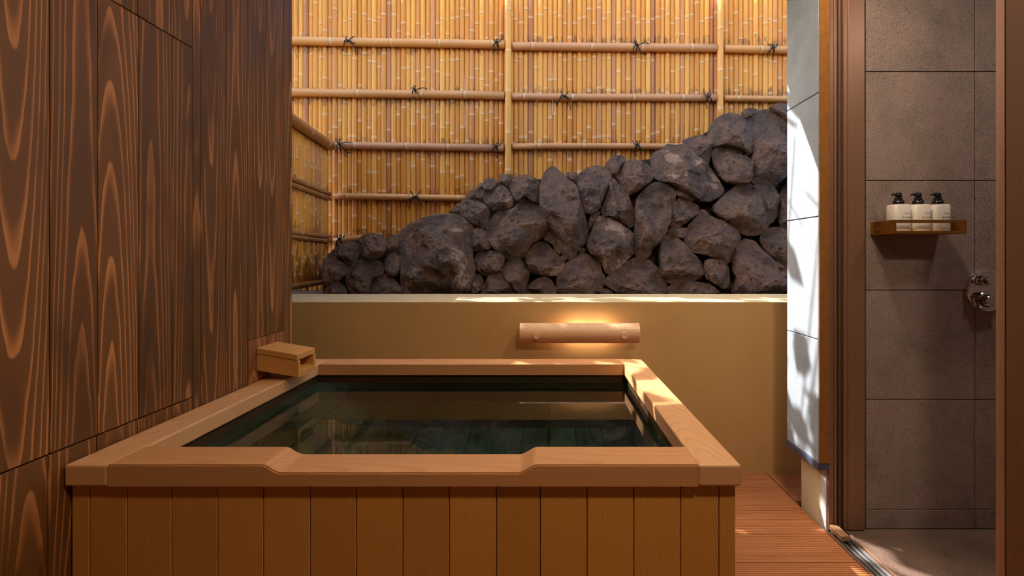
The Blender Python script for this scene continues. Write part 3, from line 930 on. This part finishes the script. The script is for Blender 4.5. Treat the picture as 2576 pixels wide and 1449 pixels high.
# side fence on the left
c0, c1 = Vector((-1.812, YF - 0.11, 0)), Vector((-1.638, 2.33, 0))
sf = empty('bamboo_fence', (-1.75, 3.3, 0.78), 'low bamboo side fence at left, ending in the corner', 'fence')
d = (c1 - c0); Ls = d.length; d.normalize()
sp2 = 0.043
side_st = [bamboo_mesh('stalk', 1.14, sp2 * 0.5, M['bamboo_side'], 500 + i, sides=8, bow=0.001, z0=0.86) for i in range(10)]
k = 0; t = 0.01
while t < Ls:
    p = c0 + d * t
    o = obj('stalk', side_st[k % 10], sf, (p.x, p.y, 0.0))
    o.rotation_euler = (0, 0, rng.uniform(0, 6.28))
    wf = rng.uniform(0.98, 1.06); o.scale = (wf, wf, 1)
    t += sp2 * 0.985; k += 1
nrm = Vector((0.995, 0.1, 0))
ang = math.atan2(-d.x, d.y)
def side_pole(z, r, off, name, seed, mat='bamboo_sidepole', ln=None, bow=0.003):
    me = bamboo_mesh(name, ln or Ls, r, M[mat], seed, sides=12, axis='y', spacing=(0.28, 0.42), bow=bow)
    p = c0 + nrm * off
    # sweep from the corner towards the viewer
    o = obj(name, me, sf, (p.x, p.y, z))
    o.rotation_euler = (0, 0, math.atan2(-d.x, d.y))
    return o
side_pole(2.005, 0.040, 0.035, 'top_rail', 601)
box_m = side_pole(2.052, 0.012, 0.0, 'capping_strip', 602)
for j, (z, r) in enumerate(((1.607, 0.018), (1.567, 0.018), (1.252, 0.016), (1.218, 0.016), (0.884, 0.02))):
    side_pole(z, r, 0.03, 'rail', 610 + j)

# ================================================================== garden tree outside the fence (dapples the sun)
tree = empty('garden_tree', (-5.0, 5.8, -0.42), 'leafy garden tree standing beyond the bamboo fence', 'tree')
bm = bmesh.new()
trunk = smooth_path([(-5.0, 5.8, -0.42), (-5.05, 5.75, 1.2), (-4.95, 5.6, 2.6), (-4.9, 5.5, 3.6), (-4.8, 5.4, 4.4)], 4)
tube(bm, trunk, 0.11, 10, [1.2 - 0.8 * i / len(trunk) for i in range(len(trunk))])
toff = Vector((-5.0, 5.8, -0.42))
for v in bm.verts: v.co -= toff
obj('trunk', finish(bm, 'trunk', M['bark'], True), tree, toff)
rngt = random.Random(21)
bm = bmesh.new(); bb = bmesh.new()
S = -SUN_DIR
def open_gap(p, rr):
    # the crown is open where the sun comes through to the bath
    for z, xa, xb, ya, yb, pr in ((0.0, 1.25, 2.1, 1.3, 1.72, 0.7), (0.86, -0.6, 0.75, 2.28, 2.62, 0.5), (0.64, -0.3, 0.36, 1.88, 2.0, 0.6)):
        k = (p.z - z) / -SUN_DIR.z
        q = p + SUN_DIR * k
        if xa < q.x < xb and ya < q.y < yb and rr.random() < pr: return True
    return False
def leaf(p, size, rr):
    if open_gap(p, rr): return
    a = Vector((rr.gauss(0, 1), rr.gauss(0, 1), rr.gauss(0, 0.4))).normalized()
    b = a.cross(Vector((rr.gauss(0, .5), rr.gauss(0, .5), 1))).normalized()
    w = size * 0.34
    q = [p, p + a*size*0.35 + b*w, p + a*size*0.7 + b*w*0.75, p + a*size, p + a*size*0.7 - b*w*0.75, p + a*size*0.35 - b*w]
    bm.faces.new([bm.verts.new(v) for v in q])
for k in range(30):
    # branch tips spread over the sun's path to the bath
    tgt = Vector((rngt.uniform(-1.2, 1.9), rngt.uniform(1.2, 2.9), 0.8))
    tip = tgt + S * rngt.uniform(4.2, 5.4)
    base = trunk[rngt.randrange(9, len(trunk))]
    mid = (base + tip) / 2 + Vector((0, 0, 0.2))
    path = smooth_path([base, mid, tip], 5)
    tube(bb, path, 0.012, 5, [1.0 - 0.75 * i / len(path) for i in range(len(path))])
    for j in range(9):
        p = path[rngt.randrange(6, len(path))] + Vector((rngt.gauss(0, .13), rngt.gauss(0, .13), rngt.gauss(0, .10)))
        leaf(p, rngt.uniform(0.15, 0.26), rngt)
pb = smooth_path([trunk[-6], Vector((-3.4, 3.9, 3.75)), Vector((-3.0, 3.62, 3.55)), Vector((-2.75, 3.62, 3.5)), Vector((-2.5, 3.6, 3.52))], 5)
tube(bb, pb, 0.018, 5, [1.0 - 0.7 * i / len(pb) for i in range(len(pb))])
for j in range(110):
    p = pb[rngt.randrange(6, len(pb))] + Vector((rngt.uniform(-.14, .14), rngt.gauss(0, .045), rngt.gauss(0, .03)))
    leaf(p, rngt.uniform(0.10, 0.16), rngt)
for v in bb.verts: v.co -= toff
for v in bm.verts: v.co -= toff
tag(obj('branches', finish(bb, 'branches', M['bark'], True), tree, toff), kind='stuff')
tag(obj('foliage', finish(bm, 'foliage', M['leaf']), tree, toff), kind='stuff')

# ================================================================== wall lamp
YP = 2.215
lx0, lx1 = (1307 - VX) * YP / F, (1611 - VX) * YP / F
lz0, lz1 = H - (866 - VY) * YP / F, H - (815 - VY) * YP / F
lamp = empty('wall_lamp', ((lx0+lx1)/2, YW, (lz0+lz1)/2), 'curved wooden wall lamp glowing on the ochre wall', 'lamp')
pr = []
hh = (lz1 - lz0) / 2; zc = (lz0 + lz1) / 2
for k in range(13):
    t = -1 + 2 * k / 12
    pr.append((YP + 0.030 * t * t, zc + hh * t))
for k in range(12, -1, -1):
    t = -1 + 2 * k / 12
    pr.append((YP + 0.016 + 0.030 * t * t, zc + hh * t * 0.96))
prism('cover', pr, lx0, lx1, 'x', M['lampwood'], lamp)
for xp in (1348.7, 1570.6):
    bm = bmesh.new()
    lathe(bm, [(0.0165, 0.012), (0.0165, -0.0022), (0.0155, -0.003), (0.001, -0.003)], 24, axis='y')
    obj('plug', finish(bm, 'plug', M['lampwood']), lamp, ((xp - VX) * YP / F, YP, H - (844.5 - VY) * YP / F))
    box('bracket', (xp - VX) * YP / F - 0.012, (xp - VX) * YP / F + 0.012, YP + 0.015, YW, zc - 0.015, zc + 0.015, M['lampmetal'], lamp)
bm = bmesh.new()
lathe(bm, [(0.004, -0.075), (0.009, -0.07), (0.009, 0.07), (0.004, 0.075)], 12, axis='x')
obj('bulb', finish(bm, 'bulb', M['bulb'], True), lamp, (0.235, YP + 0.048, zc))
ld = bpy.data.lights.new('wall_lamp_light', 'POINT'); ld.energy = 0.7; ld.color = (1.0, 0.91, 0.78); ld.shadow_soft_size = 0.03
lo = bpy.data.objects.new('wall_lamp_light', ld); link(lo, lamp, (0.28, YP + 0.036, zc))
ld2 = bpy.data.lights.new('wall_lamp_light', 'POINT'); ld2.energy = 0.62; ld2.color = (1.0, 0.91, 0.78); ld2.shadow_soft_size = 0.03
lo2 = bpy.data.objects.new('wall_lamp_light', ld2); link(lo2, lamp, (0.16, YP + 0.036, zc))

# ================================================================== water spout
spo = empty('water_spout', (XWALL + 0.0025, 1.6978, 0.70), 'wooden box water spout on the cedar wall above the tub', 'spout')
SL = 0.0245 / 0.1435
def sbox(name, xa, xb, ya, yb, za, zb):
    bm = bmesh.new()
    add_box(bm, xa, xb, ya, yb, za, zb)
    bmesh.ops.bevel(bm, geom=bm.edges[:], offset=0.0012, segments=1, affect='EDGES')
    for v in bm.verts: v.co.z -= SL * v.co.x
    c = Vector(((xa+xb)/2, (ya+yb)/2, (za+zb)/2))
    for v in bm.verts: v.co -= c
    obj(name, finish(bm, name, M['spout']), spo, Vector((XWALL + 0.0025, 0, 0)) + c)
sbox('lid', 0, 0.146, 1.635, 1.7605, 0.7405, 0.761)
sbox('side_board', 0, 0.150, 1.637, 1.6495, 0.680, 0.7385)
sbox('side_board', 0, 0.150, 1.746, 1.7585, 0.680, 0.7385)
sbox('bottom_board', 0, 0.150, 1.6497, 1.7458, 0.680, 0.699)

# wooden stop block in the track
blk = box('stop_block', 1.128, 1.160, 1.735, 1.812, 0.0045, 0.026, M['block'], bev=0.002)
tag(blk, 'small wooden block lying in the door track', 'block')

# ================================================================== shower fittings
# brass shelf
sx0, sx1 = 1.3033, 1.578
sy0 = 1.709
sz0, sz1 = 1.173, 1.225
shelf = empty('shower_shelf', ((sx0+sx1)/2, YT, sz0), 'brass frame shelf on the granite shower wall', 'shelf')
box('side_plate', sx0, sx0 + 0.003, sy0, YT, sz0, sz1, M['brass'], shelf, bev=0.0008)
box('side_plate', sx1 - 0.003, sx1, sy0, YT, sz0, sz1, M['brass'], shelf, bev=0.0008)
box('front_bar', sx0 + 0.0032, sx1 - 0.0032, sy0, sy0 + 0.004, sz1 - 0.0115, sz1, M['brass'], shelf, bev=0.0008)
box('front_bar', sx0 + 0.0032, sx1 - 0.0032, sy0, sy0 + 0.004, sz0, sz0 + 0.0105, M['brass'], shelf, bev=0.0008)
box('front_end', sx0 + 0.0032, sx0 + 0.012, sy0 + 0.0005, sy0 + 0.004, sz0 + 0.0107, sz1 - 0.0117, M['brass'], shelf)
box('front_end', sx1 - 0.010, sx1 - 0.0032, sy0 + 0.0005, sy0 + 0.004, sz0 + 0.0107, sz1 - 0.0117, M['brass'], shelf)
box('base_plate', sx0 + 0.0032, sx1 - 0.0032, sy0 + 0.0042, YT, sz0, sz0 + 0.003, M['brass'], shelf)
bm = bmesh.new(); lathe(bm, [(0.004, 0.0), (0.0045, -0.0012), (0.003, -0.002), (0.0005, -0.002)], 14, axis='x')
obj('screw', finish(bm, 'screw', M['brass'], True), shelf, (sx0, 1.79, 1.194))

# pump bottles
BWX, BDY, BHZ = 0.0345, 0.028, 0.110      # half width, half depth, body height
def sup(t, a, b, e=4.0):
    c, s = math.cos(t), math.sin(t)
    return (math.copysign(abs(c) ** (2/e), c) * a, math.copysign(abs(s) ** (2/e), s) * b)
def bottle_mesh():
    bm = bmesh.new(); n = 40; rings = []
    for z, k in ((0, 0.94), (0.003, 1.0), (BHZ - 0.004, 1.0), (BHZ, 0.93), (BHZ + 0.001, 0.5)):
        rings.append([bm.verts.new((*[q * k for q in sup(2*math.pi*i/n, BWX, BDY)], z)) for i in range(n)])
    for i in range(len(rings) - 1):
        for k in range(n): bm.faces.new((rings[i][k], rings[i][(k+1) % n], rings[i+1][(k+1) % n], rings[i+1][k]))
    bm.faces.new(rings[0][::-1]); bm.faces.new(rings[-1])
    return finish(bm, 'bottle_body', M['bottle'], True)
def pump_mesh():
    bm = bmesh.new()
    lathe(bm, [(0.0185, BHZ), (0.0185, BHZ + 0.016), (0.0135, BHZ + 0.0165), (0.0135, BHZ + 0.028), (0.006, BHZ + 0.0285), (0.006, BHZ + 0.031),
               (0.0115, BHZ + 0.0315), (0.0115, BHZ + 0.039), (0.010, BHZ + 0.042), (0.003, BHZ + 0.043)], 24)
    # nozzle pointing left
    tube(bm, [(0.009, 0, BHZ + 0.0425), (-0.012, 0, BHZ + 0.0425), (-0.022, 0, BHZ + 0.0405), (-0.027, 0, BHZ + 0.038)], 0.0042, 8, [1.3, 1.2, 0.9, 0.75])
    return finish(bm, 'pump', M['pump'], True)
# arc-length table of the bottle's outline, front (-y) centre outward to the right (+x)
ARC = []
acc = 0; prev = None
for i in range(0, 401):
    t = -math.pi / 2 + (i / 400) ** 2 * math.pi / 2
    p = sup(t, BWX, BDY)
    if prev: acc += math.hypot(p[0]-prev[0], p[1]-prev[1])
    ARC.append((acc, p)); prev = p
def wrap(u):
    sgn = 1 if u >= 0 else -1
    u = abs(u)
    for (a0, p0), (a1, p1) in zip(ARC, ARC[1:]):
        if a1 >= u:
            k = (u - a0) / max(a1 - a0, 1e-9)
            return ((p0[0] + (p1[0] - p0[0]) * k) * sgn, p0[1] + (p1[1] - p0[1]) * k)
    return (ARC[-1][1][0] * sgn, ARC[-1][1][1])
def text_mesh(name, lines):
    bm = bmesh.new()
    for s, size, u0, z0 in lines:
        cu = bpy.data.curves.new('t', 'FONT'); cu.body = s; cu.size = size; cu.resolution_u = 2; cu.space_character = 1.12
        to = bpy.data.objects.new('t', cu); COL.objects.link(to)
        bpy.context.view_layer.update()
        me = to.evaluated_get(bpy.context.evaluated_depsgraph_get()).to_mesh()
        b2 = bmesh.new(); b2.from_mesh(me)
        bmesh.ops.triangulate(b2, faces=b2.faces[:])
        vm = {}
        for v in b2.verts:
            wx, wy = wrap(u0 + v.co.x)
            l = math.hypot(wx / BWX, wy / BDY) or 1
            nrm_ = Vector((wx / BWX ** 2 * 0.2, wy / BDY ** 2, 0)).normalized() * 0.0004
            vm[v.index] = bm.verts.new((wx + nrm_.x, wy + nrm_.y, z0 + v.co.y))
        for f in b2.faces:
            try: bm.faces.new([vm[v.index] for v in f.verts])
            except ValueError: pass
        b2.free(); to.to_mesh_clear()
        bpy.data.objects.remove(to); bpy.data.curves.remove(cu)
    me = bpy.data.meshes.new(name); bm.to_mesh(me); bm.free(); me.materials.append(M['ink'])
    return me
b_me, p_me = bottle_mesh(), pump_mesh()
for i, (xc, low, lab) in enumerate(((1.3663, 'BATH GEL', 'white pump bottle with black pump, nearest the door frame'),
                                    (1.4418, 'BODY LOTION', 'white pump bottle standing between the other two bottles'),
                                    (1.5175, 'HAIR CONDITIONER', 'white pump bottle beside the empty end of the brass shelf'))):
    loc = (xc, 1.765, sz0 + 0.0035)
    bt = empty('pump_bottle', loc, lab, 'bottle', 'pump bottles on the brass shelf')
    obj('bottle_body', b_me, bt, loc)
    obj('pump', p_me, bt, loc)
    lw = 0.0018 * len(low)
    obj('printed_label', text_mesh('printed_label', [('BYREDO', 0.0056, 0.0015, 0.074), ('LE CHEMIN', 0.0082, -0.008, 0.0575),
        (low, 0.0038, 0.026 - lw * 1.35, 0.0165)]), bt, loc)

# shower mixer
mc = px(2486, 734, 1.808)
mix = empty('shower_mixer', (mc.x, YT, mc.z), 'round chrome shower mixer with two lever knobs', 'mixer')
RM = 50 * 1.808 / F
bm = bmesh.new(); lathe(bm, [(RM*0.98, 0), (RM, -0.006), (RM, -0.018), (RM*0.975, -0.022), (0.001, -0.022)], 64, axis='y')
obj('cover_plate', finish(bm, 'cover_plate', M['chrome']), mix, (mc.x, YT, mc.z))
for (kx, ky, kr, ln) in ((2484, 707, 13.5, 0.05), (2483, 757, 23, 0.062)):
    kc = px(kx, ky, 1.79)
    r = kr * 1.79 / F
    bm = bmesh.new(); lathe(bm, [(r*1.0, 0.0), (r*1.0, -0.016), (r*0.94, -0.018), (r*0.62, -0.0182), (r*0.6, -0.034), (r*0.54, -0.036), (0.0008, -0.036)], 40, axis='y')
    kn = obj('knob', finish(bm, 'knob', M['chrome']), mix, (kc.x, YT - 0.022, kc.z))
    bm = bmesh.new(); lathe(bm, [(r*0.7, 0.0), (r*0.7, -0.0006), (r*0.64, -0.0008), (r*0.62, -0.0004)], 32, axis='y')
    obj('knob_ring', finish(bm, 'knob_ring', M['chrome_dark']), kn, (kc.x, YT - 0.0402, kc.z))
    box('lever', kc.x, kc.x + ln, YT - 0.056, YT - 0.044, kc.z - r*0.52, kc.z + r*0.42, M['chrome'], kn, bev=0.003, seg=2)
box('stop_tab', mc.x - 0.062, mc.x - 0.036, YT - 0.034, YT - 0.0222, mc.z + 0.034, mc.z + 0.052, M['chrome'], mix, bev=0.002)  # raised tabs standing in for rectangular reflections on the plate
box('stop_tab', mc.x - 0.072, mc.x - 0.044, YT - 0.034, YT - 0.0222, mc.z - 0.052, mc.z - 0.022, M['chrome'], mix, bev=0.002)

# ================================================================== added fill lights (unseen fixtures with their lamps)
def fill_light(x, y, z, watts, label, col=WARM):
    t = empty('ceiling_light', (x, y, z), label, 'ceiling light', 'ceiling downlights')
    bm = bmesh.new(); lathe(bm, [(0.062, 0.0), (0.062, -0.004), (0.048, -0.006), (0.046, -0.002)], 28)
    obj('trim_ring', finish(bm, 'trim_ring', M['lampmetal'], True), t, (x, y, z))
    bm = bmesh.new(); lathe(bm, [(0.045, -0.0005), (0.045, -0.0015)], 24)
    obj('diffuser', finish(bm, 'diffuser', M['bulb']), t, (x, y, z))
    l = bpy.data.lights.new('downlight', 'AREA'); l.shape = 'DISK'; l.size = 0.16; l.energy = watts; l.color = col
    o = bpy.data.objects.new('downlight', l); link(o, t, (x, y, z - 0.012))
for i, dl in enumerate(FILL_LIGHTS):
    fill_light(*dl, ['ceiling downlight over the bathtub', 'ceiling downlight over the deck strip by the door', 'ceiling downlight behind the viewer on the left', 'ceiling downlight behind the viewer on the right'][i])
fill_light(*SHOWER_FILL, 'ceiling downlight inside the shower room', (1.0, 0.93, 0.86))
